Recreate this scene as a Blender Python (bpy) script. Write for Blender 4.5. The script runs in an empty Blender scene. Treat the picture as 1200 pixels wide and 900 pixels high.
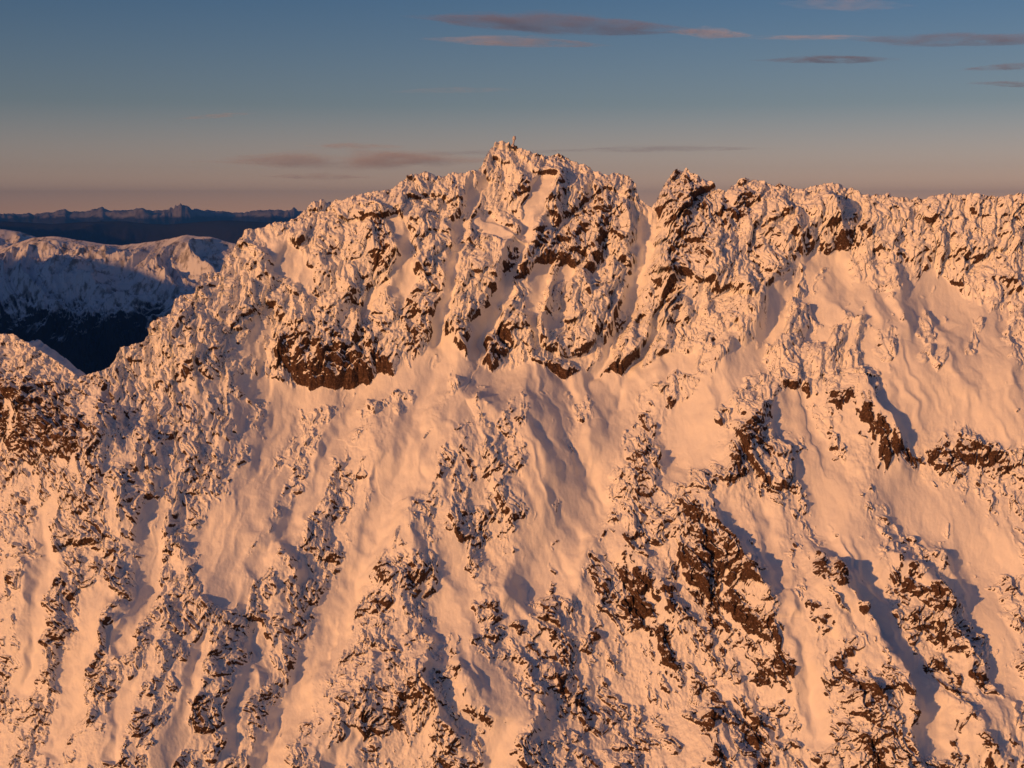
import bpy, math, random
import numpy as np
random.seed(7)
f4 = np.float32
# ------------------------------------------------------------------ frame
F = 1649.0                       # focal length in photo pixels (1200 wide)
PITCH = math.atan(200 / F)
CZ = 1300.0                      # camera height above the valley floor
CP, SP = math.cos(PITCH), math.sin(PITCH)
STEP = 0.66                      # grid step on the face, in photo pixels

scene = bpy.context.scene
col = scene.collection

def at(u, v, y):
    """world point that lies on the sight line of (u, v) at forward distance y"""
    a = (u - 600) / F; b = (450 - v) / F
    dy = CP + b * SP; dz = -SP + b * CP
    return a * y / dy, y, CZ + dz * y / dy

# ------------------------------------------------------------------ noise
def _h(ix, iy, s):
    h = (ix * np.int64(374761393) + iy * np.int64(668265263) + np.int64(s) * np.int64(1442695041)) & np.int64(0xffffffff)
    h = ((h ^ (h >> 13)) * np.int64(1274126177)) & np.int64(0xffffffff)
    h = h ^ (h >> 16)
    return h
def rnd(ix, iy, s):
    return ((_h(ix, iy, s) & np.int64(0xffff)).astype(f4)) / f4(65535)
_T = {}
def _table(s):
    if s not in _T:
        _T[s] = np.random.RandomState(s * 7 + 3).rand(256, 256).astype(f4)
    return _T[s]
def perlin(x, y, s=0):
    g = _table(s) * f4(2 * math.pi)
    G1 = np.cos(g); G2 = np.sin(g)
    xi = np.floor(x); yi = np.floor(y)
    fx = (x - xi).astype(f4); fy = (y - yi).astype(f4)
    xi = xi.astype(np.int32) & 255; yi = yi.astype(np.int32) & 255
    x1 = (xi + 1) & 255; y1 = (yi + 1) & 255
    u = fx * fx * fx * (fx * (fx * 6 - 15) + 10); v = fy * fy * fy * (fy * (fy * 6 - 15) + 10)
    def d(a, b, dx, dy): return G1[b, a] * dx + G2[b, a] * dy
    n0 = d(xi, yi, fx, fy); n1 = d(x1, yi, fx - 1, fy)
    a = n0 + u * (n1 - n0)
    n0 = d(xi, y1, fx, fy - 1); n1 = d(x1, y1, fx - 1, fy - 1)
    b = n0 + u * (n1 - n0)
    return ((a + v * (b - a)) * f4(1.5)).astype(f4)
def fbm(x, y, s=0, o=4, r=.5):
    x = np.asarray(x, f4); y = np.asarray(y, f4)
    if x.size > 400000 and x.shape == y.shape:
        return par(lambda p, q: fbm_(p, q, s, o, r), x, y)
    return fbm_(x, y, s, o, r)
def fbm_(x, y, s=0, o=4, r=.5):
    t = 0; a = 1.0
    for k in range(o):
        t = t + a * perlin(x * (2 ** k) + 17.3 * k, y * (2 ** k) - 9.1 * k, s + k); a *= r
    return t
def voro(x, y, s):
    """nearest jittered cell: F1, F2, offset to the cell point and 3 random values per cell"""
    ts = [_table(s + 50 + k) for k in range(5)]
    xi = np.floor(x).astype(np.int32); yi = np.floor(y).astype(np.int32)
    F1 = np.full(x.shape, 9, f4); F2 = np.full(x.shape, 9, f4)
    DX = np.zeros(x.shape, f4); DY = np.zeros(x.shape, f4)
    IX = np.zeros(x.shape, np.int32); IY = np.zeros(x.shape, np.int32)
    for j in (-1, 0, 1):
        for i in (-1, 0, 1):
            cx = xi + i; cy = yi + j
            mx = cx & 255; my = cy & 255
            dx = x - (cx + ts[0][my, mx]); dy = y - (cy + ts[1][my, mx])
            d = dx * dx + dy * dy
            m = d < F1
            F2 = np.where(m, F1, np.minimum(F2, d)); F1 = np.where(m, d, F1)
            DX = np.where(m, dx, DX); DY = np.where(m, dy, DY)
            IX = np.where(m, mx, IX); IY = np.where(m, my, IY)
    return np.sqrt(F1), np.sqrt(F2), DX, DY, ts[2][IY, IX], ts[3][IY, IX], ts[4][IY, IX]
from concurrent.futures import ThreadPoolExecutor
def par(fn, *arrs):
    """run fn on row chunks of the arrays in threads"""
    n = arrs[0].shape[0]; ed = np.linspace(0, n, 17).astype(int)
    with ThreadPoolExecutor(4) as ex:
        out = list(ex.map(lambda i: fn(*[q[ed[i]:ed[i+1]] for q in arrs]), range(16)))
    return np.concatenate(out, 0)
def sst(x, a, b):
    t = np.clip((x - a) / (b - a), 0, 1)
    return t * t * (3 - 2 * t)
def polydist(U, V, pts):
    """distance to a polyline, signed + on its right-hand side in the picture, and position along it 0..1"""
    best = np.full(U.shape, 1e9, f4); sd = np.zeros(U.shape, f4); al = np.zeros(U.shape, f4)
    L = [math.hypot(pts[i+1][0]-pts[i][0], pts[i+1][1]-pts[i][1]) for i in range(len(pts)-1)]
    T = sum(L); acc = 0
    for i in range(len(pts)-1):
        ax, ay = pts[i]; bx, by = pts[i+1]; l = L[i]
        tx, ty = (bx-ax)/l, (by-ay)/l
        px = U - ax; py = V - ay
        t = np.clip(px*tx + py*ty, 0, l)
        ex = px - t*tx; ey = py - t*ty
        d = np.sqrt(ex*ex + ey*ey)
        side = (px*ty - py*tx) / (d + 1e-3)
        m = d < best
        best = np.where(m, d, best); sd = np.where(m, side, sd); al = np.where(m, (acc + t)/T, al)
        acc += l
    return best, sd, al

# ------------------------------------------------------------------ the ridge line of the photograph
RIDGE = [(-400,356),(-350,340),(-290,362),(-220,352),(-120,366),(-50,380),(0,391),(14,390),(30,400),(48,411),(60,418),(75,429),(92,441),(104,437),(118,434),(128,427),(137,413),(142,405),(160,402),
 (168,398),(176,380),(188,374),(201,370),(205,352),(214,347),(229,345),(234,324),(240,319),(258,318),(263,303),(272,292),
 (280,280),(286,270),(300,268),(320,262),(333,261),(346,254),(356,246),(368,238),(382,234),(392,233),(402,236),(418,231),(432,228),(452,226),(460,222),
 (472,214),(484,208),(500,203),(515,205),(530,202),(545,201),(560,199),(566,190),(571,180),(577,171),(585,168),(597,169),
 (606,173),(616,176),(627,181),(640,183),(652,180),(664,183),(673,188),(688,193),(698,199),(707,203),(712,207),(719,203),(729,204),(738,208),
 (745,219),(748,232),(756,238),(764,243),(769,238),(775,223),(782,211),(789,202),(796,198),(804,198),(810,206),(822,210),(833,214),(843,221),(851,225),
 (857,217),(866,211),(880,209),(893,209),(902,213),(914,216),(925,217),(941,220),(952,217),(964,215),(986,217),(998,220),
 (1010,227),(1024,229),(1036,227),(1041,225),(1052,230),(1075,231),(1100,231),(1110,229),(1136,230),(1160,231),(1200,229),(1270,231),(1340,236),(1440,246),(1490,238),(1540,252),(1600,244)]
RX = np.array([p[0] for p in RIDGE], f4); RY = np.array([p[1] for p in RIDGE], f4)

U0, U1, VB = -380.0, 1600.0, 1030.0
nu = int((U1 - U0) / STEP)
us = np.linspace(U0, U1, nu).astype(f4)
rv = np.interp(us, RX, RY).astype(f4)
nv = int((VB - 240) / STEP)
BK = 70                                                    # rows on the far side of the crest
tt = np.linspace(0, 1, nv).astype(f4)
Vf = rv[None, :] + tt[:, None] * (VB - rv[None, :])
Uf = np.repeat(us[None, :], nv, 0)

# smooth version of the crest for the depth of the face
k = int(60 / STEP); pad = np.pad(rv, k, mode='edge')
rs = np.convolve(pad, np.hanning(2*k+1)/np.hanning(2*k+1).sum(), mode='valid').astype(f4)

def tanray(v):
    b = (450 - v) / F
    return (-SP + b*CP) / (CP + b*SP)
# forward distance of the crest: a 52 degree plane through the summit, bent by slow bays and spurs
T52 = math.tan(math.radians(52)); z0 = 620 * tanray(168.0)
yr = (z0 - T52*620) / (tanray(rs) - T52)
def smooth1(q, px):
    kk_ = int(px/STEP); hw = np.hanning(2*kk_+1)
    return np.convolve(np.pad(q, kk_, mode='edge'), hw/hw.sum(), mode='valid').astype(f4)
yr = yr + smooth1(np.interp(us, [-170,0,150,330,590,765,860,1000,1200,1370], [34,24,16,12,0,12,4,4,-8,-20]), 90)
LEDGE = smooth1(np.interp(us, [-170,0,150,330,450,560,640,760,900,1000,1200,1370], [560,540,430,435,415,405,425,440,330,300,335,340]), 70)
# slope of the face, degrees, as a function of place: steep headwall, easier aprons, steeper again
def slope(u, v):
    ledge = np.interp(u, us, LEDGE)
    head = sst(v, ledge + 25, ledge - 25)
    apron = np.exp(-((v - ledge - 45) / 45.0)**2)
    low = sst(v, 600, 800)
    return 50 + 14*head - 7*apron + 4*low
ys0 = yr; zs0 = ys0*tanray(rs); th0 = np.tan(np.radians(slope(us, rs)))      # a smooth crest first, then the jagged one on the same slope
y = (zs0 - th0*ys0) / (tanray(rv) - th0); z = y * tanray(rv)
Yb = np.zeros((nv, nu), f4)
Yb[0] = y
for i in range(1, nv):
    v = Vf[i]; ta = np.tan(np.radians(slope(us, v)))
    T = tanray(v)
    y = (z - ta*y) / (T - ta); z = y*T
    Yb[i] = y
a = (Uf - 600) / F; b = (450 - Vf) / F
dyr = CP + b*SP
PX = (a * Yb / dyr).astype(f4); PY = Yb; PZ = (CZ + Yb * tanray(Vf)).astype(f4)
def normals(X, Y, Z):
    du = [np.gradient(q, axis=1) for q in (X, Y, Z)]
    dv = [np.gradient(q, axis=0) for q in (X, Y, Z)]
    nx = dv[1]*du[2]-dv[2]*du[1]; ny = dv[2]*du[0]-dv[0]*du[2]; nz = dv[0]*du[1]-dv[1]*du[0]
    l = np.sqrt(nx*nx+ny*ny+nz*nz) + 1e-9
    return nx/l, ny/l, nz/l
# smooth base normal (from a plane-like estimate, so the crest's jags do not bend it)
sl = np.radians(slope(Uf, Vf))
BNX = np.zeros_like(PX); BNY = -np.sin(sl); BNZ = np.cos(sl)

# ------------------------------------------------------------------ hand-placed relief
# rock amount, one digit per 50 px cell: rows from v=150, columns from u=0
ROCK = """
777777777777777777777777
777777777777777899766666
666666644665435585995575
666665443555545645565347
777666567876766556556324
766553288316656554665114
987643334244343635432632
775433443366545638538885
554433323344322366634413
455432443244433678323223
466543655654225888365162
456555435525765788746852
455355535454566777363655
543555545633665567357272
444444535563466557865638
"""
ROCK = np.array([[int(c) for c in r.ljust(24, '5')[:24]] for r in ROCK.strip().split('\n')], f4)
def cellmap(M, U, V):
    x = np.clip(U / 50 - .5, 0, 22.999); y = np.clip((V - 150) / 50 - .5, 0, M.shape[0] - 1.001)
    xi = x.astype(np.int32); yi = y.astype(np.int32); fx = x - xi; fy = y - yi
    fx = fx*fx*(3-2*fx); fy = fy*fy*(3-2*fy)
    return (M[yi, xi]*(1-fx)*(1-fy) + M[yi, xi+1]*fx*(1-fy) + M[yi+1, xi]*(1-fx)*fy + M[yi+1, xi+1]*fx*fy)

# bare dark rock: polylines (points, half width, strength)
BARE = [
 ([(342,405),(390,425),(440,425)],20,1.0), ([(360,385),(430,395)],10,.6), ([(440,265),(446,310)],9,.9), ([(478,345),(482,400)],9,.7), ([(507,330),(500,400)],6,.4),
 ([(0,470),(40,500),(75,520)],30,.9), ([(118,450),(120,480)],9,.8), ([(95,545),(115,560)],8,.5), ([(190,505),(205,505)],6,.6), ([(210,468),(222,474)],6,.6),
 ([(560,405),(585,398)],12,.9), ([(645,425),(690,430),(735,425)],8,.8), ([(790,430),(800,440)],10,.9), ([(608,300),(606,320)],10,.9), ([(615,215),(617,235)],6,.8),
 ([(660,215),(650,250)],10,.6), ([(700,250),(690,285),(650,290)],22,.9), ([(690,300),(640,300)],12,.7), 
 ([(790,215),(800,260),(800,300)],24,1.0), ([(815,235),(845,250)],16,1.0), ([(870,230),(868,255)],9,1.0), ([(775,345),(780,355)],14,.8), ([(730,365),(745,372)],10,.6),
 ([(1000,262),(1015,272),(990,282)],8,.8), ([(1085,315),(1105,322),(1135,325)],7,1.0), ([(1170,322),(1200,325)],6,.8), ([(905,275),(885,300)],7,.7), ([(1055,295),(1060,300)],5,.8),
 ([(988,470),(1012,488),(1040,525),(1050,540)],12,1.3), ([(1000,490),(1035,535)],9,1.3), ([(1072,525),(1100,520),(1140,530),(1178,535)],9,.9), ([(1110,510),(1130,525)],10,1.0),
 ([(875,510),(868,540),(862,565)],12,1.0), ([(885,520),(905,535)],7,.8), ([(950,445),(945,455)],5,.6), ([(985,560),(1005,575)],5,.8), ([(1190,575),(1200,578)],5,.7),
 ([(535,495),(546,525),(550,556)],5,1.3), ([(548,560),(590,549)],3,1.0), ([(600,480),(606,497)],4,1.2), ([(610,500),(616,515)],4,1.0), ([(518,525),(512,560)],4,.5),
 ([(690,490),(705,495)],8,.9), ([(695,525),(705,530)],6,.8), ([(755,480),(765,500),(745,540),(752,565),(758,590)],8,.9), ([(785,475),(790,480)],6,.8), ([(770,535),(785,550)],7,.7),
 ([(712,625),(716,645),(735,680)],7,1.2), ([(728,630),(745,680),(760,705)],8,1.3), ([(695,650),(705,690)],6,.9), ([(645,660),(652,690)],5,.9), ([(740,705),(768,735),(785,775)],11,1.4),
 ([(700,735),(712,755)],5,1.1), ([(760,690),(800,705)],14,1.1), ([(800,660),(820,700),(850,725)],13,1.1), ([(840,600),(850,640),(875,680)],9,1.0), ([(805,590),(812,620),(830,650)],11,1.1),
 ([(845,670),(860,710),(885,745)],11,1.1), ([(870,780),(900,790),(915,775)],10,1.1), ([(905,735),(925,765),(930,780)],8,1.3), ([(840,740),(870,770)],9,.9), ([(820,800),(840,820)],7,.9),
 ([(800,870),(805,895)],8,1.0), ([(835,850),(845,900)],12,1.3), ([(878,840),(895,890)],13,1.3), ([(655,790),(665,815)],5,1.0), ([(640,820),(700,850)],6,.6), ([(685,885),(700,900)],6,1.1),
 ([(575,895),(585,880)],8,1.1), ([(600,700),(615,730)],8,1.1), ([(575,700),(585,715)],7,.9), ([(625,755),(640,765)],7,1.1), ([(640,705),(645,740)],5,1.0), ([(680,810),(692,830)],6,1.1),
 ([(528,758),(536,790),(543,815)],4,1.2), ([(500,715),(520,740)],4,.7), ([(475,670),(485,690)],5,1.0), ([(445,700),(455,705)],7,1.0), ([(425,655),(450,665)],8,.8), ([(425,815),(430,840)],4,1.0),
 ([(460,830),(466,850)],4,1.0), ([(530,655),(545,660)],5,.8), ([(530,615),(540,625)],5,.8), ([(630,600),(650,605)],5,.7), ([(560,765),(545,758)],3,.5), ([(710,820),(720,840)],6,.7),
 ([(945,660),(965,680)],6,1.0), ([(960,655),(985,690)],7,1.2), ([(950,715),(965,735)],8,1.2), ([(985,770),(1000,800),(1020,820)],13,.9), ([(1030,790),(1045,815)],10,.7), ([(1060,650),(1070,690),(1080,720)],9,1.0),
 ([(1060,680),(1100,700)],14,.9), ([(1085,740),(1110,735)],12,1.0), ([(1095,775),(1120,800),(1145,795)],11,1.2), ([(1080,820),(1098,830)],5,.8), ([(1090,650),(1100,655)],4,.8), ([(1130,660),(1150,670)],4,1.0),
 ([(1120,855),(1140,885),(1160,895)],16,1.4), ([(1170,850),(1195,880)],7,1.2), ([(1180,660),(1195,680)],6,.8), ([(1010,870),(1030,895)],6,1.1), ([(915,625),(935,640)],7,1.1), ([(900,700),(905,720)],5,.6),
 ([(110,770),(112,785)],5,1.1), ([(45,650),(50,680)],4,1.0), ([(60,680),(75,682)],5,.9), ([(108,660),(125,670)],6,.6), ([(235,820),(240,830)],6,1.0), ([(275,795),(290,760)],6,.4), ([(235,830),(232,850)],6,1.0),
 ([(290,645),(292,665)],4,1.1), ([(272,680),(282,690)],5,.8), ([(300,660),(320,670)],6,.6), ([(335,545),(345,540)],4,1.0), ([(265,550),(290,582)],2.5,.9), ([(140,895),(165,890)],6,1.0), ([(340,780),(345,785)],5,.8),
 ([(385,745),(395,760)],5,.5), ([(60,735),(60,745)],4,.6), ([(80,870),(90,880)],5,.6), ([(355,850),(380,870)],6,.7), ([(200,880),(205,895)],4,.9), ([(165,840),(160,860)],4,.8), ([(85,690),(90,710)],6,.6)]
# ribs: crest points, height m, width left px, width right px
RIBS = [
 ([(560,205),(545,260),(520,330),(508,400)],5,30,14), ([(556,235),(600,285),(570,345),(560,395)],9,45,10), ([(590,175),(640,240),(600,330)],6,40,30),
 ([(650,185),(632,240),(622,300)],6,18,22), ([(715,210),(700,260),(690,300)],6,25,22), ([(740,215),(735,280),(690,370)],7,25,14), ([(800,205),(790,260),(780,340)],9,25,22),
 ([(870,215),(840,290),(790,370),(770,430)],7,22,18), ([(945,265),(905,330),(870,380),(835,440)],8,25,30), ([(455,230),(430,290),(400,360),(385,420)],6,28,12),
 ([(400,240),(375,300),(350,370),(330,430)],6,32,20), ([(330,270),(300,330),(270,400),(230,440)],7,35,22), ([(480,215),(470,280),(460,340),(455,400)],5,22,10),
 ([(960,310),(985,350),(1000,390)],4,22,14), ([(1020,300),(1025,350),(1035,400)],3,25,16), ([(1050,300),(1060,350),(1055,400)],6,25,28), ([(1100,380),(1115,410),(1125,440)],5,22,22),
 ([(975,440),(930,440),(885,480),(865,540),(830,580),(800,600)],11,28,42), ([(960,445),(985,465),(1010,480)],2,20,12),
 ([(1000,440),(1020,460),(1045,500),(1060,535)],9,34,7), ([(1070,510),(1110,505),(1150,520),(1200,530)],5,20,26), ([(830,590),(850,640),(890,700),(930,770)],9,40,26),
 ([(720,610),(740,640),(780,700),(800,730)],9,36,20), ([(720,610),(690,650),(660,720),(650,780)],5,22,22), ([(965,650),(990,680),(1030,700)],7,40,10), ([(990,690),(1000,705),(1020,740),(1055,780)],9,38,6),
 ([(1055,780),(1065,840),(1075,900)],8,42,7), ([(1050,650),(1075,660),(1105,700),(1150,810)],9,26,13), ([(1100,640),(1125,665)],5,16,10), ([(925,690),(930,730)],5,26,8), ([(1110,820),(1150,860),(1180,910)],7,20,16),
 ([(530,490),(545,460),(575,470),(600,500)],7,16,34), ([(535,500),(560,540)],4,10,40), ([(610,440),(620,500),(650,560)],4,24,16), ([(655,500),(640,600),(600,680)],3.5,30,30),
 ([(480,580),(480,620),(490,660)],8,24,22), ([(520,590),(530,620),(545,640)],4,16,14), ([(410,640),(440,650),(470,700),(480,740)],6,24,16), ([(500,745),(500,790),(515,830),(540,870)],11,34,8),
 ([(530,760),(545,820),(600,840)],5,16,46), ([(400,460),(430,470),(440,530),(400,540)],4,26,16), ([(330,640),(340,670),(345,700)],8,26,10), ([(325,700),(330,740),(330,780)],8,26,10), ([(295,770),(300,810)],6,24,10),
 ([(200,615),(212,645)],8,26,12), ([(196,680),(194,740),(190,790)],7,20,12), ([(145,560),(142,590)],6,20,10), ([(160,500),(180,512)],7,30,8), ([(225,400),(228,440)],6,30,12), ([(262,430),(268,480),(250,520)],5,25,26),
 ([(300,450),(290,500),(280,560)],4,26,24), ([(20,640),(30,680),(32,720)],6,26,12), ([(95,540),(70,600),(62,700),(55,800)],6,24,20), ([(150,600),(130,680),(110,780),(90,890)],6,28,22), ([(255,640),(240,720),(215,800),(190,900)],5,24,20),
 ([(300,640),(270,720),(240,800),(225,900)],5,24,20), ([(385,470),(370,560),(350,620)],4,22,22), ([(355,520),(330,560),(300,620)],3,22,20), ([(590,560),(600,620),(590,700)],3,20,20), ([(640,800),(620,860),(600,900)],5,22,20),
 ([(570,690),(600,690),(640,740)],5,16,22), ([(835,820),(840,900)],5,24,16), ([(960,700),(980,760),(1000,830),(1020,900)],6,26,26), ([(1180,400),(1190,450)],4,30,20), ([(700,480),(690,530)],4,22,18), ([(770,440),(765,520),(750,600)],5,24,24),
 ([(380,800),(375,850),(350,900)],5,24,20), ([(440,760),(420,830),(400,900)],5,26,20), ([(20,395),(60,420),(90,445)],4,40,20), ([(0,430),(30,480),(90,540)],6,40,40), ([(110,440),(120,500),(100,540)],5,26,26)]
def windowed(pts, r):
    x0 = min(p[0] for p in pts) - r; x1 = max(p[0] for p in pts) + r
    y0 = min(p[1] for p in pts) - r; y1 = max(p[1] for p in pts) + r
    i0 = int(np.clip((x0 - U0) / (U1 - U0) * nu, 0, nu)); i1 = int(np.clip((x1 - U0) / (U1 - U0) * nu, 0, nu))
    cols = slice(i0, i1)
    if i1 <= i0: return None
    rmin = float(rv[cols].min()); rmax = float(rv[cols].max())
    j0 = int(np.clip((y0 - rmax) / (VB - rmax) * nv, 0, nv)); j1 = int(np.clip((y1 - rmin) / (VB - rmin) * nv + 2, 0, nv))
    if j1 <= j0: return None
    return slice(j0, j1), cols

WU = Uf + 9*perlin(Uf/45, Vf/45, 1) + 4*perlin(Uf/14, Vf/14, 2)
WV = Vf + 9*perlin(Uf/45+9, Vf/45, 3) + 4*perlin(Uf/14, Vf/14+7, 4)
# clean snow: couloirs, ramps, aprons and bowls (points, half width, hollow in metres)
CLEAN = [([(440,440),(520,420),(600,436),(700,448),(800,428)],14,0), ([(515,400),(500,450),(480,500),(455,570),(430,630),(395,705),(355,790),(325,860),(308,905)],15,3),
 ([(290,440),(360,450),(440,448),(500,420)],11,0), ([(560,440),(520,500),(470,580),(445,625)],13,1.5), ([(640,470),(640,560),(625,640),(612,700)],24,1), ([(720,455),(685,560),(672,640)],24,1), ([(590,440),(580,470)],16,0),
 ([(330,450),(310,500),(290,560),(296,610)],15,1), ([(410,455),(385,520),(345,600),(300,660)],13,1.5), ([(763,250),(750,320),(728,380),(700,432)],7,3), ([(638,215),(622,260),(602,310),(575,380),(556,410)],7,2),
 ([(930,320),(895,390),(850,450),(800,490),(790,560)],11,1), ([(975,320),(1000,350),(1045,400),(1075,470)],32,0), ([(1085,345),(1150,400),(1190,470)],36,0), ([(1130,470),(1200,490)],20,0), ([(930,480),(960,540),(990,620),(1020,690)],24,0),
 ([(1060,560),(1110,600),(1170,640)],30,0), ([(895,600),(905,660),(925,720),(950,790),(960,860)],15,2), ([(1020,690),(1045,740),(1075,800),(1100,870)],17,1), ([(1130,640),(1170,720),(1190,800)],20,0), ([(855,600),(880,650)],14,0),
 ([(545,760),(575,800),(600,840),(570,895)],15,1), ([(300,735),(285,800),(270,870)],10,1.5), ([(240,745),(225,800),(205,860),(190,900)],12,1), ([(110,690),(85,780),(60,880)],13,1.5), ([(180,590),(165,680),(135,750)],14,1),
 ([(255,600),(245,650),(265,690)],22,1), ([(55,600),(40,700),(20,800)],12,1.5), ([(330,540),(300,600),(270,650)],10,0), ([(530,640),(535,700),(545,730)],18,0), ([(980,310),(960,380)],14,0), ([(305,275),(330,300),(350,320)],14,0), ([(570,250),(595,285)],9,1),
 ([(635,320),(625,370)],9,1), ([(665,320),(650,370)],8,1), ([(820,480),(820,540)],14,0), ([(1000,740),(990,700)],8,0), ([(420,860),(390,900)],10,1), ([(150,800),(130,880)],12,1), ([(720,470),(740,430),(780,360),(800,330)],6,1)]
CLEAN += [([(562,207),(546,250),(526,320),(512,395)],6,3), ([(468,262),(480,300),(470,340)],8,1)]
S = np.zeros_like(Uf); H = np.zeros_like(Uf)
for pts, wd, dep in CLEAN:
    wd = wd*(.8 if pts[0][1] > 430 else 1)
    w = windowed(pts, 2.4*wd)
    if w is None: continue
    d, s, al = polydist(WU[w], WV[w], pts)
    g = sst(d, wd*1.8, wd*.7)
    S[w] = np.maximum(S[w], g); H[w] -= dep*np.exp(-(d/wd)**2)
for pts, A, wl, wr in RIBS:
    w = windowed(pts, 3.2*max(wl, wr))
    if w is None: continue
    d, s, al = polydist(WU[w], WV[w], pts)
    wd = (wl + (wr - wl)*sst(s, -.9, .9)).astype(f4)
    q = d / wd
    prof = np.exp(-(np.sqrt(q*q + .05) - .2236) * 1.25) * sst(q, 3.2, 2.0)
    H[w] += A * (.62 if pts[0][0] < 420 and pts[0][1] > 440 else .9) * prof * (.45 + .55*np.sin(math.pi*np.clip(al, .02, .98))**.6)
D = np.zeros_like(Uf)
for pts, wd, st in BARE:
    w = windowed(pts, 2.2*wd)
    if w is None: continue
    d, s, al = polydist(.5*(WU[w]+Uf[w]), .5*(WV[w]+Vf[w]), pts)
    D[w] = np.maximum(D[w], st * sst(d, wd*1.7, wd*.6))

# fluting of the snow: ridges and runnels that follow the fall line
left = sst(Uf, 620, 380)                                      # left half leans down-left, right half down-right
x1 = WU + .30*(Vf-450); x2 = WU - .42*(Vf-450)
fl = lambda x, s, a, b: 1 - np.sqrt(fbm(x/a, Vf/b, s, 3)**2 + .008)*1.6
flute = left*fl(x1, 11, 46, 210) + (1-left)*fl(x2, 15, 62, 230)
fl2 = left*fl(x1, 19, 19, 80) + (1-left)*fl(x2, 23, 24, 90)
M = cellmap(ROCK, Uf + 16*perlin(Uf/30, Vf/30, 5), Vf + 16*perlin(Uf/30, Vf/30+5, 6)) / 9
calm = sst(fbm(Uf/120, Vf/160, 33, 2), -.5, .5)
H = H + (.7 + (1.9 - .7*left)*calm)*flute + (.08 + .5*M)*(1 - .8*S)*fl2 + 6.5*fbm(Uf/150, Vf/190, 30, 2)
M = M*(1 - .85*S)
H = H + M*.5*fbm(Uf/6, Vf/8, 35, 3)
snow = H

# blocks: tilted facets, each one rising out of the slope downhill and ending in a drop
def blocks(size, ang, stretch, s, amp, gy=.55, warp=.22):
    return par(lambda WU, WV: blocks_(WU, WV, size, ang, stretch, s, amp, gy, warp), WU, WV)
def blocks_(WU, WV, size, ang, stretch, s, amp, gy, warp):
    ca, sa = math.cos(ang), math.sin(ang)
    x = (WU*ca + WV*sa)/size; yy = (-WU*sa + WV*ca)/(size*stretch)
    x = x + warp*perlin(x*1.7, yy*1.7, s); yy = yy + warp*perlin(x*1.7+5, yy*1.7, s+1)
    f1, f2, dx, dy, r0, r1, r2 = voro(x, yy, s)
    hgt = (r0 - .5)*1.0 + dx*(r1 - .5)*1.5 + dy*(gy + (r2 - .5)*.9)
    edge = sst(f2 - f1, 0, .14)
    if amp is None: return np.stack([hgt, edge, dy + .3*dx, r0], -1)
    return amp*(hgt*(.6+.4*edge) - .25*(1 - edge))
lr = sst(Uf + .35*Vf, 800, 950) * sst(Vf, 400, 520)          # lower right: slabs dipping down-right
up = sst(Vf, 470, 400)                                       # headwall
lo = (1 - lr)*(1 - up)
bl  = lr*(blocks(14, -math.radians(33), 2.8, 100, 2.3) + blocks(5.6, -math.radians(30), 2.4, 110, 1.5))
bl += lo*(blocks(13, math.radians(16), 2.1, 120, 1.5) + blocks(5.4, math.radians(12), 1.9, 130, 1.4))
bl += up*blocks(62, math.radians(24), 1.7, 190, 6.5, gy=.5) + lr*blocks(48, -math.radians(33), 2.2, 194, 4.5) + lo*blocks(46, math.radians(14), 2.0, 197, 2.6)
bl += up*(blocks(24, math.radians(20), 1.6, 140, 3.4) + blocks(7.2, math.radians(-12), 1.4, 150, .85))
bl += blocks(3.6, math.radians(20), 1.3, 160, .55)
crag = fbm(WU/24, WV/36, 40, 4)
crag2 = fbm(WU/9, WV/12, 44, 3)
D = D*np.clip(.86 + .75*fbm(Uf/13, Vf/15, 76, 3), .15, 1.25)*(1 - .25*up)
crag3 = fbm(WU/42 + 3, WV/70, 48, 3)
bias = (M - .40 + .16*(1-up))*5.2 + crag3*1.5 + crag*2.6 + crag2*(2.3 - 1.5*up) + D*1.2 + up*2.8 - 2.9*S
bias = bias*(.5 + .5*up)
groove = 1 - np.sqrt(fbm((WU + .22*WV)/7.5, (WV - .2*WU)/26, 78, 3)**2 + .01)*1.5
bl = bl*(1 - .15*up) + up*.95*groove
rock = snow + bias + bl*(.42 + .5*M + .12*up)
kk = .35
m = np.clip(.5 + .5*(rock - snow)/kk, 0, 1)
H = snow*(1-m) + rock*m + kk*m*(1-m)
onrock = sst(rock - snow, -.15, .35)
H += onrock*.16*fbm(Uf/3.2, Vf/3.2, 60, 2)
# wind texture and little bumps in the snow
H += (1-onrock)*(.14*fbm(WU/15, WV/30, 64, 3) + .05*perlin(Uf/3.5, Vf/5, 67))
# keep the crest close to its line in the photograph
H -= 6.5
near = sst(Vf - rv[None, :], 34, 2)
Lp = snow + onrock*bias - 6.5
H = Lp*(1 - near*.92) + (H - Lp)*(1 - near*.25) + near*1.0*fbm(Uf/7, Vf/9, 90, 3)
X = PX + BNX*H; Y = PY + BNY*H; Z = PZ + BNZ*H

NX, NY, NZ = normals(X, Y, Z)
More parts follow.
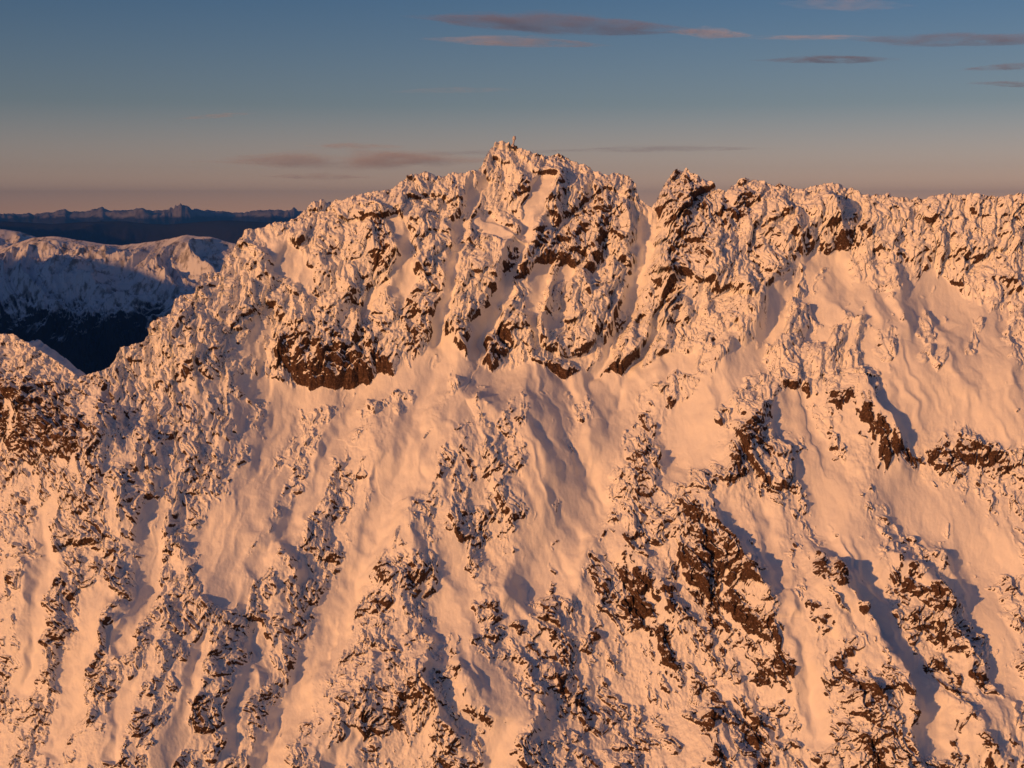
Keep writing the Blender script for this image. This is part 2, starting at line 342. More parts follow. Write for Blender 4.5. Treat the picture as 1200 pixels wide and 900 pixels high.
# snow lies where it can hold; a local, slightly wider normal decides
def blur(q, n=1):
    for _ in range(n):
        p = np.pad(q, 1, mode='edge')
        q = (p[:-2,1:-1] + p[2:,1:-1] + p[1:-1,:-2] + p[1:-1,2:] + 2*q) / 6
    return q
NZb = blur(NZ, 1)
th = .0 - .40*up*(1 - np.clip(D, 0, 1)) + .40*D + .10*(M - .5) + .10*crag + .06*fbm(Uf/5, Vf/5, 70, 2)
bare = onrock * sst(NZb, th + .07, th - .07)
cr = blocks(7.5, math.radians(25), 1.5, 170, None)
cr2 = blocks(4.6, math.radians(-20), 1.4, 180, None)
nn = fbm(Uf/18, Vf/22, 74, 3)
crev = onrock*np.maximum(sst(cr[..., 1], .55, .2)*sst(cr[..., 2] + .6*nn, .25, .4), sst(cr2[..., 1], .55, .2)*sst(cr2[..., 2] + .9*nn, .45, .55))
bl_c = crev*.7
H_c = crev
bare = np.maximum(bare, crev*sst(.66 - NZb + .25*nn, -.05, .1))
bare = np.clip(np.maximum(bare, onrock*sst(D*1.0 + .5*fbm(Uf/4, Vf/5, 73, 3) + .25*crag2 - (NZb-.45)*1.2, .95, 1.1)), 0, 1)

bare = bare*(1 - np.exp(-((Uf-586)/11)**2 - ((Vf-174)/10)**2))
# ---- far side of the crest
kb = np.arange(BK, 0, -1).astype(f4)
dist = (kb/BK)**1.8 * 170
bx = np.repeat(X[0][None, :], BK, 0)
jag = fbm(np.repeat(us[None, :], BK, 0)/22, dist[:, None]/9+3, 80, 4)
by = Y[0][None, :] + dist[:, None]
bz = Z[0][None, :] - dist[:, None]*.95 + jag*np.minimum(dist[:, None]*.35, 5)
spur = (sst(us, 14, 34)*sst(us, 104, 88))[None, :]            # the shaded snow slope behind the left spur
soft = Z[0][None, :] - dist[:, None]*.05 - np.maximum(dist[:, None] - 13, 0)*.8 + .12*jag*np.minimum(dist[:, None], 10)
bz = bz*(1 - spur) + soft*spur
X = np.vstack([bx, X]); Y = np.vstack([by.astype(f4), Y]); Z = np.vstack([bz.astype(f4), Z])
bare = np.vstack([np.zeros((BK, nu), f4), bare])
UU = np.vstack([np.repeat(us[None, :], BK, 0), Uf]); VV = np.vstack([np.repeat(rv[None, :], BK, 0) - 3, Vf])

# ------------------------------------------------------------------ mesh helpers
def mesh_from(name, co, quads, mat, attrs=None):
    me = bpy.data.meshes.new(name)
    n = len(co); m_ = len(quads); kq = quads.shape[1]
    me.vertices.add(n); me.vertices.foreach_set('co', co.astype(f4).ravel())
    me.loops.add(m_*kq); me.loops.foreach_set('vertex_index', quads.astype(np.int32).ravel())
    me.polygons.add(m_)
    me.polygons.foreach_set('loop_start', np.arange(0, m_*kq, kq, dtype=np.int32))
    me.polygons.foreach_set('loop_total', np.full(m_, kq, np.int32))
    me.polygons.foreach_set('use_smooth', np.ones(m_, bool))
    me.update(calc_edges=True)
    for k_, v_ in (attrs or {}).items():
        at_ = me.attributes.new(k_, 'FLOAT', 'POINT'); at_.data.foreach_set('value', v_.astype(f4).ravel())
    me.materials.append(mat)
    o = bpy.data.objects.new(name, me); col.objects.link(o)
    return o
def gridquads(nr, nc):
    i = np.arange(nr*nc, dtype=np.int32).reshape(nr, nc)
    return np.stack([i[:-1,:-1], i[1:,:-1], i[1:,1:], i[:-1,1:]], -1).reshape(-1, 4)
def submesh(name, co, quads, mat, attrs):
    idx, inv = np.unique(quads.ravel(), return_inverse=True)
    return mesh_from(name, co[idx], inv.reshape(-1, 4), mat, {k_: v_.ravel()[idx] for k_, v_ in attrs.items()})

# ------------------------------------------------------------------ materials
def mat(name):
    m_ = bpy.data.materials.new(name); m_.use_nodes = True
    return m_, m_.node_tree.nodes, m_.node_tree.links, m_.node_tree.nodes['Principled BSDF']
def N(nt, t, **kw):
    n = nt.new(t)
    for k_, v_ in kw.items():
        if k_ in n.inputs: n.inputs[k_].default_value = v_
        else: setattr(n, k_, v_)
    return n
def ramp(nt, stops, interp='LINEAR'):
    r = nt.new('ShaderNodeValToRGB'); r.color_ramp.interpolation = interp
    while len(r.color_ramp.elements) < len(stops): r.color_ramp.elements.new(.5)
    for e, (p, c) in zip(r.color_ramp.elements, stops):
        e.position = p; e.color = (*c, 1) if len(c) == 3 else c
    return r
def mixc(nt, L, f, a_, b_):
    m_ = nt.new('ShaderNodeMix'); m_.data_type = 'RGBA'
    for s_, v_ in ((0, f), (6, a_), (7, b_)):
        if hasattr(v_, 'links'): L.new(v_, m_.inputs[s_])
        else: m_.inputs[s_].default_value = v_ if s_ == 0 else (*v_, 1)
    return m_.outputs[2]
def face_material():
    m_, nt, L, P = mat('rime snow over schist')
    geo = nt.new('ShaderNodeNewGeometry')
    at_ = N(nt, 'ShaderNodeAttribute', attribute_name='bare')
    n1 = N(nt, 'ShaderNodeTexNoise', Scale=.9, Detail=5.0, Roughness=.6); L.new(geo.outputs['Position'], n1.inputs['Vector'])
    n2 = N(nt, 'ShaderNodeTexNoise', Scale=.16, Detail=3.0); L.new(geo.outputs['Position'], n2.inputs['Vector'])
    n3 = N(nt, 'ShaderNodeTexNoise', Scale=1.1, Detail=7.0, Roughness=.72); L.new(geo.outputs['Position'], n3.inputs['Vector'])
    # mask with a crisp, broken edge
    add = N(nt, 'ShaderNodeMath', operation='MULTIPLY_ADD'); L.new(n1.outputs['Fac'], add.inputs[0]); add.inputs[1].default_value = .7; L.new(at_.outputs['Fac'], add.inputs[2])
    mr = N(nt, 'ShaderNodeMapRange'); mr.inputs['From Min'].default_value = .78; mr.inputs['From Max'].default_value = .98; L.new(add.outputs[0], mr.inputs['Value'])
    rk = ramp(nt, [(.36, (.015, .011, .010)), (.49, (.07, .038, .026)), (.60, (.17, .095, .06)), (.68, (.50, .46, .45))]); L.new(n3.outputs['Fac'], rk.inputs[0])
    rk2 = mixc(nt, L, n2.outputs['Fac'], (.025, .017, .014), (.115, .052, .028))
    rock_c = mixc(nt, L, .35, rk.outputs[0], rk2)
    sn = ramp(nt, [(.3, (.80, .80, .82)), (.7, (.88, .87, .86))]); L.new(n2.outputs['Fac'], sn.inputs[0])
    L.new(mixc(nt, L, mr.outputs[0], sn.outputs[0], rock_c), P.inputs['Base Color'])
    ro = N(nt, 'ShaderNodeMapRange'); ro.inputs['To Min'].default_value = .62; ro.inputs['To Max'].default_value = .85; L.new(mr.outputs[0], ro.inputs['Value']); L.new(ro.outputs[0], P.inputs['Roughness'])
    P.inputs['Specular IOR Level'].default_value = .25
    bs = N(nt, 'ShaderNodeMapRange'); bs.inputs['To Min'].default_value = .25; bs.inputs['To Max'].default_value = .8; L.new(mr.outputs[0], bs.inputs['Value'])
    b_ = N(nt, 'ShaderNodeBump', Distance=.35); L.new(bs.outputs[0], b_.inputs['Strength'])
    mp5 = N(nt, 'ShaderNodeMapping'); mp5.inputs['Rotation'].default_value = (0, .6, 0); mp5.inputs['Scale'].default_value = (1.0, .35, .35); L.new(geo.outputs['Position'], mp5.inputs['Vector'])
    n5 = N(nt, 'ShaderNodeTexNoise', Scale=.75, Detail=6.0, Roughness=.68); L.new(mp5.outputs[0], n5.inputs['Vector'])
    hs = N(nt, 'ShaderNodeMath', operation='MULTIPLY_ADD'); L.new(n5.outputs['Fac'], hs.inputs[0]); hs.inputs[1].default_value = 1.6; L.new(n3.outputs['Fac'], hs.inputs[2]); L.new(hs.outputs[0], b_.inputs['Height']); L.new(b_.outputs[0], P.inputs['Normal'])
    return m_
M_FACE = face_material()

# ------------------------------------------------------------------ build the face
co = np.stack([X, Y, Z], -1).reshape(-1, 3)
Q = gridquads(nv + BK, nu)
uc = UU.ravel()[Q[:, 0]]; vc = VV.ravel()[Q[:, 0]]
used = np.zeros(len(Q), bool)
attrs = {'bare': bare}
def setp(o, label=None, cat=None, group=None, kind=None):
    if label: o['label'] = label
    if cat: o['category'] = cat
    if group: o['group'] = group
    if kind: o['kind'] = kind
    return o
OUT = [
 ('rock_peak', 'highest rime-covered rock tower of the ridge, carrying the small summit beacon', 'rock peak', [(590,195),(650,235)], 38),
 ('rock_shoulder', 'rimed rocky shoulder between the highest summit and the deep notch in the ridge', 'rock shoulder', [(712,225),(738,270)], 30),
 ('rock_peak', 'dark brown rock tower standing just right of the deep notch in the ridge', 'rock peak', [(800,220),(800,300)], 34),
 ('rock_outcrop', 'small dark-sided rock knob on the skyline just right of the dark brown tower', 'rock knob', [(870,228),(870,262)], 24),
 ('rock_cliff', 'dark overhanging cliff directly above the left end of the snow ledge', 'cliff', [(345,405),(400,425),(442,418)], 30),
 ('rock_cleft', 'narrow dark upright cleft of rock high in the left headwall', 'rock cleft', [(442,262),(446,320)], 16),
 ('rock_buttress', 'tall cream rime-plastered rock pillar below and left of the highest summit', 'rock buttress', [(530,270),(545,370)], 34),
 ('rock_cliff', 'dark streaked rock wall under the highest summit, brownest part of the headwall', 'cliff', [(695,285),(645,300)], 22),
 ('rock_band', 'short dark rock band touching the top of the central snow apron', 'rock band', [(548,405),(600,398)], 16),
 ('rock_band', 'thin level band of dark rocks right of the central snow apron', 'rock band', [(640,426),(735,426)], 15),
 ('rock_outcrop', 'small dark rock at the foot of the snow gully coming from the notch', 'rock outcrop', [(786,428),(804,440)], 14),
 ('rock_cliff', 'brown speckled rock face at the left edge below the low spur', 'cliff', [(0,470),(75,520)], 38),
 ('rock_outcrop', 'brown leaning rock slab in the right snowfield with a blue shadow at its upper right', 'rock outcrop', [(990,475),(1045,535)], 26),
 ('rock_band', 'long low dark rock band running to the right edge beside the leaning brown slab', 'rock band', [(1075,525),(1180,531)], 18),
 ('rock_outcrop', 'dark broken rocks on the nose of the diagonal rib in the right half', 'rock outcrop', [(876,512),(865,565)], 26),
 ('rock_block', 'large snow-topped block with a dark left edge in the middle of the face', 'rock block', [(540,500),(566,545)], 28),
 ('rock_block', 'narrow snow-topped block just right of the large block in the middle of the face', 'rock block', [(603,482),(616,520)], 13),
 ('rock_slab', 'long brown tilted slabs left of the broadest dark rock area, lower centre right', 'rock slab', [(716,640),(768,740)], 26),
 ('rock_rib', 'broad dark brown rock rib slanting down-right in the lower right of centre', 'rock rib', [(810,600),(870,720)], 32),
 ('rock_outcrop', 'dark rocks between two blue shadows in the lower right snowfield, upper of two', 'rock outcrop', [(1062,660),(1082,715)], 24),
 ('rock_outcrop', 'dark brown rocks lower right, directly below the pair of blue shadows', 'rock outcrop', [(1090,745),(1140,795)], 22),
 ('rock_outcrop', 'large bare brown rock face in the bottom right corner', 'rock outcrop', [(1122,855),(1155,895)], 28),
 ('rock_outcrop', 'upright dark slabs at the bottom edge right of centre', 'rock outcrop', [(838,865),(888,880)], 28),
 ('rock_rib', 'speckled rock rib left of the longest blue shadow, near the lower right', 'rock rib', [(985,775),(1040,830)], 26),
 ('rock_outcrop', 'small dark rocks in open snow right of the middle, left of a broken dark rib', 'rock outcrop', [(690,488),(705,528)], 16),
 ('rock_rib', 'broken thin dark rib running down through the snow right of the middle', 'rock rib', [(757,480),(756,590)], 18),
 ('rock_outcrop', 'dark rocks ringing a snowy hollow low in the centre of the face', 'rock outcrop', [(608,705),(645,762)], 20),
 ('rock_slab', 'single narrow brown slab low in the right snow gully, right of the broad dark rib', 'rock slab', [(915,740),(930,785)], 14),
 ('rock_outcrop', 'dark rocks low left of centre beside the narrow couloir', 'rock outcrop', [(430,652),(452,700)], 22)]
rockq = onrock.ravel(); off = BK*nu
for name, label, cat, pts, wd in OUT:
    d, s_, al = polydist(uc, vc, pts)
    sel = (d < wd*(1 + .25*np.sin(uc/7) + .2*np.cos(vc/6))) & ~used
    ii = Q[sel, 0] - off
    ok = ii >= 0
    idx = np.nonzero(sel)[0][ok]
    idx = idx[rockq[ii[ok]] > .35]
    # keep the one largest connected piece of rock
    gr = np.full((nv+BK-1)*(nu-1), -1, np.int32); gr[idx] = np.arange(len(idx)); gr = gr.reshape(nv+BK-1, nu-1)
    rr, cc = np.nonzero(gr >= 0); r0, r1_, c0, c1_ = rr.min(), rr.max()+1, cc.min(), cc.max()+1
    wn = gr[r0:r1_, c0:c1_]; lab = np.pad(np.where(wn >= 0, wn + 1, 0), 1)
    mk = lab > 0
    while True:
        nl = lab.copy()
        for sh, ax in ((1, 0), (-1, 0), (1, 1), (-1, 1)): nl = np.maximum(nl, np.roll(lab, sh, ax))
        nl = np.where(mk, nl, 0)
        if (nl == lab).all(): break
        lab = nl
    lab = lab[1:-1, 1:-1]; ids, cnt = np.unique(lab[lab > 0], return_counts=True)
    keep = wn[lab == ids[cnt.argmax()]]
    idx = idx[keep]
    used[idx] = True
    o = submesh(name, co, Q[idx], M_FACE, attrs)
    setp(o, label, cat, 'rock outcrops on the mountain face')
o = submesh('mountain_face', co, Q[~used], M_FACE, attrs)
setp(o, kind='structure')
del Q, uc, vc

# ------------------------------------------------------------------ distant land
def range_mesh(name, crest, y0, slp, vb, step, amp, sc, seed, mat_, u0, u1, fpx=18, csm=9):
    cu = np.arange(u0, u1, step).astype(f4)
    cv = np.interp(cu, [p[0] for p in crest], [p[1] for p in crest]).astype(f4)
    kw = max(1, int(csm/step)); cv = np.convolve(np.pad(cv, kw, mode='edge'), np.hanning(2*kw+1)/np.hanning(2*kw+1).sum(), mode='valid').astype(f4)
    if csm < 5: cv = cv + 1.3*fbm(cu[None, :]/6, cu[None, :]*0, seed+9, 4)[0]
    n = int((vb - min(p[1] for p in crest)) / step) + 2
    t_ = np.linspace(0, 1, n).astype(f4)
    V_ = cv[None, :] + t_[:, None]*(vb - cv[None, :]); U_ = np.repeat(cu[None, :], n, 0)
    ys = np.interp(cu, *y0).astype(f4) if isinstance(y0, tuple) else np.full(cu.shape, y0, f4)
    y = ys.copy(); z = y*tanray(cv); Y_ = np.zeros_like(U_); Y_[0] = y
    ta = math.tan(math.radians(slp))
    for i in range(1, n):
        T = tanray(V_[i]); y = (z - ta*y)/(T - ta); z = y*T; Y_[i] = y
    a_ = (U_-600)/F; b_ = (450-V_)/F
    X_ = a_*Y_/(CP + b_*SP); Z_ = CZ + Y_*tanray(V_)
    # relief in world metres, spurs running down towards the viewer
    wx = X_ + sc*.5*perlin(X_/sc, Y_/sc, seed); wy = Y_ + sc*.5*perlin(X_/sc+4, Y_/sc, seed+1)
    rg = 0; am = 1.0
    for k_ in range(7):
        q = 1 - np.abs(perlin(wx/sc*2**k_*1.6, wy/sc*2**k_*.8 + k_*3, seed+2+k_))*2
        rg = rg + am*q; am *= .55
    fade = np.clip((V_ - cv[None, :])/fpx, 0.10, 1)
    Z_ = Z_ + (rg - 1.0)*amp*fade
    bk = 12
    dd = (np.arange(bk, 0, -1)/bk)**1.5 * ys.mean()*.12
    X_ = np.vstack([np.repeat(X_[0][None], bk, 0), X_]); Y_ = np.vstack([Y_[0][None]+dd[:, None], Y_]); Z_ = np.vstack([Z_[0][None]-dd[:, None]*.5, Z_])
    o_ = mesh_from(name, np.stack([X_, Y_, Z_], -1).reshape(-1, 3), gridquads(n+bk, len(cu)), mat_)
    setp(o_, kind='structure'); return o_
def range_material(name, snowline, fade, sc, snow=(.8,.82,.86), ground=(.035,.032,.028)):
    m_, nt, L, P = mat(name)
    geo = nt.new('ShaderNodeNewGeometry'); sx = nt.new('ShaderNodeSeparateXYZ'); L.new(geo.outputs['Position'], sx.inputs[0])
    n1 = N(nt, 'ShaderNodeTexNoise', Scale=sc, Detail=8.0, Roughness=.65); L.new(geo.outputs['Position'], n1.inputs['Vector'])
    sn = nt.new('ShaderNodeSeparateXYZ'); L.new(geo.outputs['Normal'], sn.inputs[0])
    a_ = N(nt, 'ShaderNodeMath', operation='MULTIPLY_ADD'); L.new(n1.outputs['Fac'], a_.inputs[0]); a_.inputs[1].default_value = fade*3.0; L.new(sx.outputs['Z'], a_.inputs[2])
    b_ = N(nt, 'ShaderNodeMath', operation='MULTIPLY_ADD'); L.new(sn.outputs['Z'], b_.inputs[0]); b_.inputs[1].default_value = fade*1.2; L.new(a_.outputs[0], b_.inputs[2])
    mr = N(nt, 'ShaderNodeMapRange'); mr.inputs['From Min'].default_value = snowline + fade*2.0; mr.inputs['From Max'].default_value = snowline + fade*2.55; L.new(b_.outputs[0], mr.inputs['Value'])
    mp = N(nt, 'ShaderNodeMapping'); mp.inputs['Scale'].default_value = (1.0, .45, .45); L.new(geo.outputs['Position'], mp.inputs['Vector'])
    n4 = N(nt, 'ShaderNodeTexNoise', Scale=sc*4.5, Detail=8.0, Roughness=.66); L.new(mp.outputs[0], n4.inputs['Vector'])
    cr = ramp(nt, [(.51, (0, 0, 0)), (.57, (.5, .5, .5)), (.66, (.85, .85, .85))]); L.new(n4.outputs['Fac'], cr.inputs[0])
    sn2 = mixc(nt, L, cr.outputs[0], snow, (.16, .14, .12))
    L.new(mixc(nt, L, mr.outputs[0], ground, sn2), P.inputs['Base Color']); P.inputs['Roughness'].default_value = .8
    P.inputs['Specular IOR Level'].default_value = .1
    return m_
M_MID = range_material('snowy tussock range', 730, 170, .005)
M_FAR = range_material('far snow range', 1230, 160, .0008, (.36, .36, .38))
M_FOOT = range_material('bush foothills', 1700, 150, .001)
M_VAL, nt, L, P = mat('dark valley bush')
geo = nt.new('ShaderNodeNewGeometry'); n1 = N(nt, 'ShaderNodeTexNoise', Scale=.002, Detail=6.0); L.new(geo.outputs['Position'], n1.inputs['Vector'])
r_ = ramp(nt, [(.3, (.02, .024, .02)), (.7, (.05, .05, .042))]); L.new(n1.outputs['Fac'], r_.inputs[0]); L.new(r_.outputs[0], P.inputs['Base Color']); P.inputs['Roughness'].default_value = .9

range_mesh('snowy_mountain_range', [(-500,300),(-200,290),(-60,300),(0,292),(20,285),(40,279),(65,277),(80,280),(100,283),(140,288),(165,285),(190,282),(208,277),(214,275),(232,277),(246,277),(260,282),(275,284),(320,300),(480,330)],
           9200, 24, 470, .7, 85, 700, 300, M_MID, -500, 480)
range_mesh('hill_behind_range', [(-500,264),(-100,266),(0,268),(20,271),(45,279),(90,300)], 12500, 20, 330, 1.5, 80, 1100, 320, M_MID, -500, 90)
range_mesh('blue_foothills', [(-900,268),(-300,262),(0,260),(60,263),(120,259),(200,262),(260,258),(330,262),(380,259),(460,262),(600,255),(900,260),(1400,262),(2000,258)], 27000, 12, 300, 2, 200, 3200, 340, M_FOOT, -900, 2000)
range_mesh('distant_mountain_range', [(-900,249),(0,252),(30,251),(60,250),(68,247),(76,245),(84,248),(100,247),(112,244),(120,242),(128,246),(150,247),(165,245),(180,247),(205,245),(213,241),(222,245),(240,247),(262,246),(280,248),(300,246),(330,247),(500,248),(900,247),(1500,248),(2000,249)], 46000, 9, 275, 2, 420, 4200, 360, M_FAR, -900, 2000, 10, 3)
# valley floor: one sheet to the horizon
xs = np.linspace(-90000, 90000, 61); ys_ = np.linspace(-20000, 60000, 45)
gx, gy = np.meshgrid(xs, ys_[::-1])
setp(mesh_from('valley_floor', np.stack([gx, gy, np.zeros_like(gx)], -1).reshape(-1, 3), gridquads(45, 61), M_VAL), kind='structure')

# unseen ridges added outside the frame to keep the low sun off distant slopes
def shade_range(cx, cy, s0, s1, hgt, wid):
    n = 120; m_ = 24
    s_ = np.linspace(s0, s1, n)[None, :]; q = np.linspace(-1, 1, m_)[:, None]
    px = cx + .64*s_*-1 - .77*q*wid; py = cy + .77*s_ - .64*q*wid
    top = hgt + 110*fbm(s_[0]/1100, s_[0]*0, 400, 4)[None, :]
    zz = top*(1 - np.abs(q)**1.1) + 60*perlin(px/500, py/500, 402)*np.minimum(1, 4*np.abs(q)) - 5
    return setp(mesh_from('added_shade_range', np.stack([px, py, zz], -1).reshape(-1, 3), gridquads(m_, n), M_MID), kind='structure')
shade_range(-7600, 4700, -5600, 6500, 2080, 2600)
shade_range(-13000, 21800, -7000, 8000, 2080, 3000)
# the evening air
def haze():
    x0_, x1_, y0_, y1_, z0_, z1_ = -95000, 95000, -22000, 62000, -6, 2260
    P8 = np.array([(x, y, z) for z in (z0_, z1_) for y in (y0_, y1_) for x in (x0_, x1_)], float)
    q = np.array([(0,2,3,1),(4,5,7,6),(0,1,5,4),(2,6,7,3),(0,4,6,2),(1,3,7,5)])
    m_ = bpy.data.materials.new('evening haze'); m_.use_nodes = True; t = m_.node_tree; t.nodes.remove(t.nodes['Principled BSDF'])
    v = t.nodes.new('ShaderNodeVolumePrincipled'); t.links.new(v.outputs[0], t.nodes['Material Output'].inputs['Volume'])
    v.inputs['Density'].default_value = 2.3e-5; v.inputs['Color'].default_value = (.10, .42, 1.0, 1); v.inputs['Anisotropy'].default_value = .45
    o_ = mesh_from('haze', P8, q, m_); o_.data.polygons.foreach_set('use_smooth', np.zeros(6, bool)); setp(o_, kind='stuff')
haze()

# ------------------------------------------------------------------ clouds: thin lenses of air-borne ice well above the haze
def cloud(label, u0, u1, v0, v1, hpx, y, tau, colr, seed, depth=.35):
    xa, _, za = at(u0, v0, y); xb, _, zb = at(u1, v1, y)
    cx, cz = (xa+xb)/2, (za+zb)/2; rx = (xb-xa)/2; tilt = (zb-za)/(xb-xa); rz = hpx/F*y/2; ry = rx*depth
    na, nr = 96, 20
    th_ = np.linspace(0, 2*math.pi, na, endpoint=False)
    verts = []
    edge = 1 + .22*fbm((np.cos(th_)*1.3+seed)[None, :], (np.sin(th_)*1.3)[None, :], seed, 4)[0]
    for top in (1, -1):
        for k_ in range(nr+1):
            q = k_/nr
            if top == -1 and k_ == nr: break
            px = np.cos(th_)*edge*q; py = np.sin(th_)*edge*q
            h = (1 - q*q)**1.5 * (1 + .5*fbm((px*2.2+seed)[None, :], (py*3.5)[None, :], seed+3, 4)[0]) if q < 1 else th_*0
            h = h*(1.0 if top == 1 else -.7)
            verts.append(np.stack([px*rx, py*ry, px*rx*tilt + h*rz], -1))
    V_ = np.concatenate(verts)
    q_ = []
    def ring(i): return np.arange(na) + i*na
    nt_ = nr + 1
    for k_ in range(nr):
        a_, b_ = ring(k_), ring(k_+1); q_.append(np.stack([a_, b_, np.roll(b_, -1), np.roll(a_, -1)], -1))
        a_ = ring(nt_ + k_); b_ = ring(nt_ + k_ + 1) if k_ < nr-1 else ring(nr)
        q_.append(np.stack([a_, np.roll(a_, -1), np.roll(b_, -1), b_], -1))
    m_ = bpy.data.materials.new('cloud ice'); m_.use_nodes = True; t = m_.node_tree; t.nodes.remove(t.nodes['Principled BSDF'])
    vv = t.nodes.new('ShaderNodeVolumePrincipled'); t.links.new(vv.outputs[0], t.nodes['Material Output'].inputs['Volume'])
    path = min(2*ry, 2.2*rz/ max(.03, (250-(v0+v1)/2)/F))
    tc_ = t.nodes.new('ShaderNodeTexCoord'); mp_ = t.nodes.new('ShaderNodeMapping'); nz_ = t.nodes.new('ShaderNodeTexNoise'); mr_ = t.nodes.new('ShaderNodeMapRange')
    t.links.new(tc_.outputs['Object'], mp_.inputs['Vector']); mp_.inputs['Scale'].default_value = (3.2/rx, 1.2/ry, 1.1/rz); mp_.inputs['Location'].default_value = (seed*1.7, seed*.3, 0)
    nz_.inputs['Scale'].default_value = 1.0; nz_.inputs['Detail'].default_value = 3.0; nz_.inputs['Roughness'].default_value = .6
    t.links.new(mp_.outputs[0], nz_.inputs['Vector']); t.links.new(nz_.outputs['Fac'], mr_.inputs['Value'])
    mr_.inputs['From Min'].default_value = .36; mr_.inputs['From Max'].default_value = .62; mr_.inputs['To Min'].default_value = 0; mr_.inputs['To Max'].default_value = 2.0*tau/path
    t.links.new(mr_.outputs[0], vv.inputs['Density'])
    vv.inputs['Color'].default_value = (*colr, 1); vv.inputs['Anisotropy'].default_value = -.3 if colr[0] > .9 else -.02
    o_ = mesh_from('cloud', V_, np.concatenate(q_), m_); o_.location = (cx, y, cz)
    setp(o_, label, 'cloud', 'thin clouds in the evening sky')
MV = (.62, .64, .86); PK = (1.0, .95, .95)
cloud('largest long mauve cloud with a paler left end, top of the sky right of centre', 480, 835, 22, 38, 25, 18000, 1.1, MV, 501)
cloud('pale pinkish tail cloud continuing the right end of the largest mauve cloud', 780, 885, 37, 42, 15, 18500, .5, PK, 502)
cloud('slim pinkish cloud just below the left half of the largest mauve cloud', 488, 715, 46, 53, 13, 19000, .7, PK, 503)
cloud('wide mauve cloud touching the right edge of the picture near the top', 985, 1290, 48, 47, 16, 18000, .9, MV, 504)
cloud('faint pale streak of cloud left of the wide mauve cloud at the right edge', 870, 1030, 44, 44, 4, 18000, .4, PK, 505)
cloud('small dark mauve cloud below the wide cloud, right part of the sky', 885, 1065, 71, 70, 9, 18000, .9, (.5,.46,.6), 506)
cloud('short mauve cloud near the right edge, upper of two below the wide cloud', 1115, 1250, 82, 76, 9, 18000, .7, MV, 507)
cloud('lowest short mauve cloud near the right edge, under another short one', 1130, 1260, 96, 103, 7, 18000, .7, MV, 508)
cloud('faint thin cream streak of cloud alone in the left sky', 205, 305, 140, 132, 5, 26000, .35, PK, 509, .5)
cloud('broad pinkish veil of cloud left of the summit, longest of the low ones', 235, 600, 190, 188, 26, 52000, .85, PK, 510, .3)
cloud('thin pink streak above the broad pinkish veil left of the summit', 350, 480, 171, 172, 8, 46000, .45, PK, 511, .4)
cloud('thin grey streak crossing the right end of the pinkish veil, left of the summit', 455, 690, 181, 177, 6, 48000, .3, MV, 512, .3)
cloud('low pinkish streak under the broad veil, just above the left ridge', 300, 440, 207, 208, 9, 60000, .4, PK, 513, .4)
cloud('long faint grey band of cloud low above the ridge right of the summit', 640, 910, 176, 174, 9, 48000, .35, MV, 514, .3)
cloud('faint cream patch of cloud high above and left of the summit', 455, 610, 107, 105, 7, 24000, .14, PK, 515, .4)
cloud('faint pale cloud at the very top edge right of the largest mauve cloud', 900, 1080, 4, 8, 15, 17000, .18, PK, 516, .4)

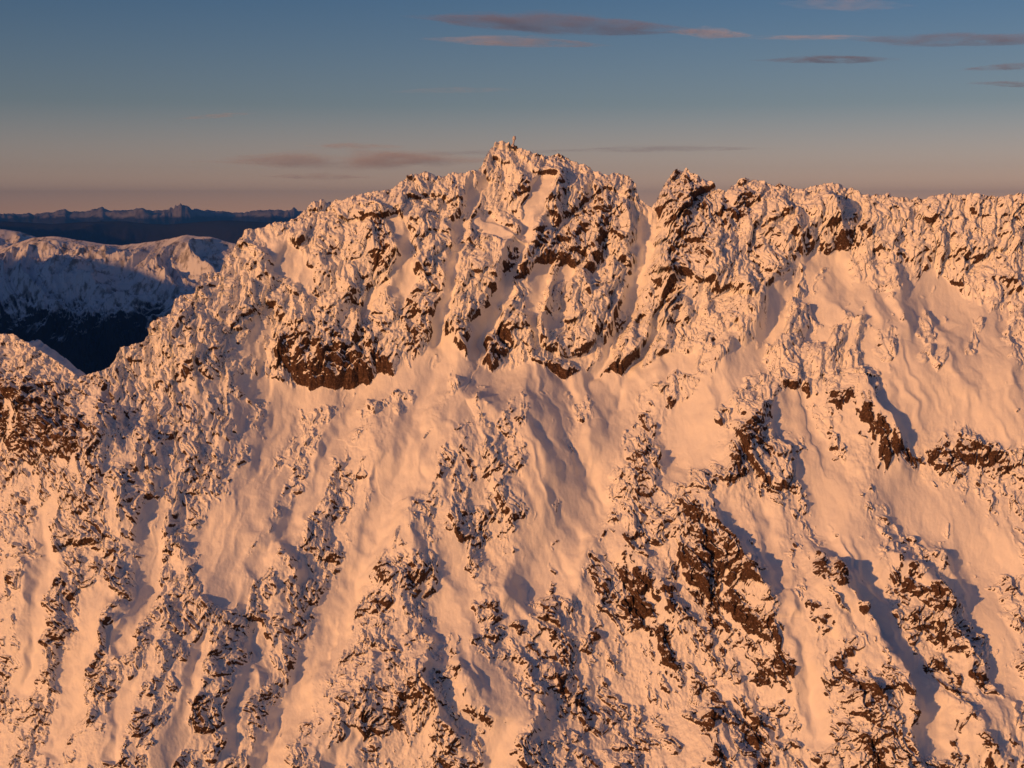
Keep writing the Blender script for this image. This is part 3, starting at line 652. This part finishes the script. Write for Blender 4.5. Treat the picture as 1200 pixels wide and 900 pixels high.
# ------------------------------------------------------------------ summit beacon
def rough_tube(bm, pts, seed, n=12, sq=1.0):
    rng = random.Random(seed); rings = []
    for (x, y_, z_, r_) in pts:
        rings.append([bm.verts.new((x + math.cos(2*math.pi*k_/n)*r_*rng.uniform(.82, 1.15), y_ + math.sin(2*math.pi*k_/n)*r_*rng.uniform(.82, 1.15), z_ + rng.uniform(-.04, .04))) for k_ in range(n)])
    for A_, B_ in zip(rings, rings[1:]):
        for k_ in range(n): bm.faces.new((A_[k_], A_[(k_+1) % n], B_[(k_+1) % n], B_[k_]))
    bm.faces.new(rings[-1]); bm.faces.new(rings[0][::-1])
def beacon():
    import bmesh
    i = int((601.5 - U0)/STEP); p = (float(X[BK+1, i]), float(Y[BK+1, i]) + .3, float(Z[BK+1, i]) - .4)
    root = bpy.data.objects.new('summit_beacon', None); col.objects.link(root); root.location = p; root.scale = (1.45, 1.45, 1.15)
    setp(root, 'small pale rimed survey beacon standing alone on the highest summit', 'beacon')
    m_, nt_, L_, P_ = mat('rime ice on beacon')
    geo_ = nt_.new('ShaderNodeNewGeometry'); n_ = N(nt_, 'ShaderNodeTexNoise', Scale=4.0, Detail=4.0); L_.new(geo_.outputs['Position'], n_.inputs['Vector'])
    r2 = ramp(nt_, [(.35, (.42, .36, .36)), (.65, (.78, .76, .78))]); L_.new(n_.outputs['Fac'], r2.inputs[0]); L_.new(r2.outputs[0], P_.inputs['Base Color']); P_.inputs['Roughness'].default_value = .7
    m2, nt2, L2, P2 = mat('dark cairn stone')
    geo2 = nt2.new('ShaderNodeNewGeometry'); n2 = N(nt2, 'ShaderNodeTexNoise', Scale=3.0, Detail=4.0); L2.new(geo2.outputs['Position'], n2.inputs['Vector'])
    r3 = ramp(nt2, [(.4, (.05, .035, .028)), (.6, (.14, .09, .065))]); L2.new(n2.outputs['Fac'], r3.inputs[0]); L2.new(r3.outputs[0], P2.inputs['Base Color']); P2.inputs['Roughness'].default_value = .85
    def part(name, specs, m):
        bm = bmesh.new()
        for pts_, sd in specs: rough_tube(bm, pts_, sd)
        me = bpy.data.meshes.new(name); bm.to_mesh(me); bm.free(); me.materials.append(m)
        o_ = bpy.data.objects.new(name, me); col.objects.link(o_); o_.parent = root
        return o_
    rng = random.Random(5)
    st = []
    for k_ in range(11):
        a_ = rng.uniform(0, 6.28); d_ = rng.uniform(.2, .95); x_, y_ = math.cos(a_)*d_, math.sin(a_)*d_*.8; h_ = rng.uniform(.3, .5)
        st.append(([(x_, y_, -.5, .38), (x_, y_, h_*.4, .42), (x_*.95, y_*.95, h_ + (.35 if d_ < .5 else 0), .26)], k_))
    part('cairn', st, m2)
    part('cairn_snow', [([(-.25, -.45, .1, .5), (-.22, -.4, .7, .42), (-.15, -.2, 1.25, .3), (-.05, 0, 1.5, .18)], 20)], m_)
    part('pole', [([(.0, 0, .3, .22), (.02, 0, 1.4, .26), (.05, 0, 2.2, .3), (.1, 0, 2.6, .26)], 30)], m_)
    part('marker_drum', [([(.1, 0, 2.5, .3), (.13, 0, 2.7, .46), (.2, 0, 3.3, .52), (.24, 0, 3.9, .42), (.26, 0, 4.15, .2)], 40)], m_)
beacon()

# ------------------------------------------------------------------ light, sky
SUN_EL, SUN_AZ = 9.5, 46.0         # azimuth: degrees to the left of straight behind the camera
el = math.radians(SUN_EL); az = math.radians(SUN_AZ)
sv = (-math.sin(az)*math.cos(el), -math.cos(az)*math.cos(el), math.sin(el))
from mathutils import Vector
sl_ = bpy.data.lights.new('sun', 'SUN'); sl_.energy = 3.7; sl_.angle = math.radians(.5); sl_.color = (1.0, .43, .135)
so = bpy.data.objects.new('sun', sl_); col.objects.link(so)
so.rotation_euler = Vector(sv).to_track_quat('Z', 'Y').to_euler()
w = bpy.data.worlds.new('World'); scene.world = w; w.use_nodes = True
nt = w.node_tree.nodes; L = w.node_tree.links; bg = nt['Background']
sky = nt.new('ShaderNodeTexSky'); sky.sky_type = 'NISHITA'; sky.sun_disc = False
sky.sun_elevation = el; sky.sun_rotation = math.atan2(sv[0], sv[1]); sky.altitude = 2200; sky.dust_density = 1.0
tc = nt.new('ShaderNodeTexCoord'); sx = nt.new('ShaderNodeSeparateXYZ'); L.new(tc.outputs['Generated'], sx.inputs[0])
# dusk tint by height above the horizon (the belt opposite a low sun)
tint = ramp(nt, [(0.0, (2.6, 1.5, 1.35)), (.03, (1.32, .86, .87)), (.075, (.65, .60, .66)), (.145, (.41, .52, .68)), (.5, (.5, .5, .72))])
L.new(sx.outputs['Z'], tint.inputs[0])
mu = nt.new('ShaderNodeMix'); mu.data_type = 'RGBA'; mu.blend_type = 'MULTIPLY'; mu.inputs[0].default_value = 1
L.new(sky.outputs[0], mu.inputs[6]); L.new(tint.outputs[0], mu.inputs[7])
L.new(mu.outputs[2], bg.inputs['Color']); bg.inputs['Strength'].default_value = .078

# ------------------------------------------------------------------ camera
cd = bpy.data.cameras.new('camera'); cam = bpy.data.objects.new('camera', cd); col.objects.link(cam)
cam.location = (0, 0, CZ); cam.rotation_euler = (math.pi/2 - PITCH, 0, 0)
cd.sensor_width = 36; cd.lens = 36*F/1200; cd.clip_start = 1; cd.clip_end = 300000
scene.camera = cam
vs = scene.view_settings; vs.view_transform = 'Standard'; vs.look = 'None'; vs.exposure = 0; vs.gamma = 1
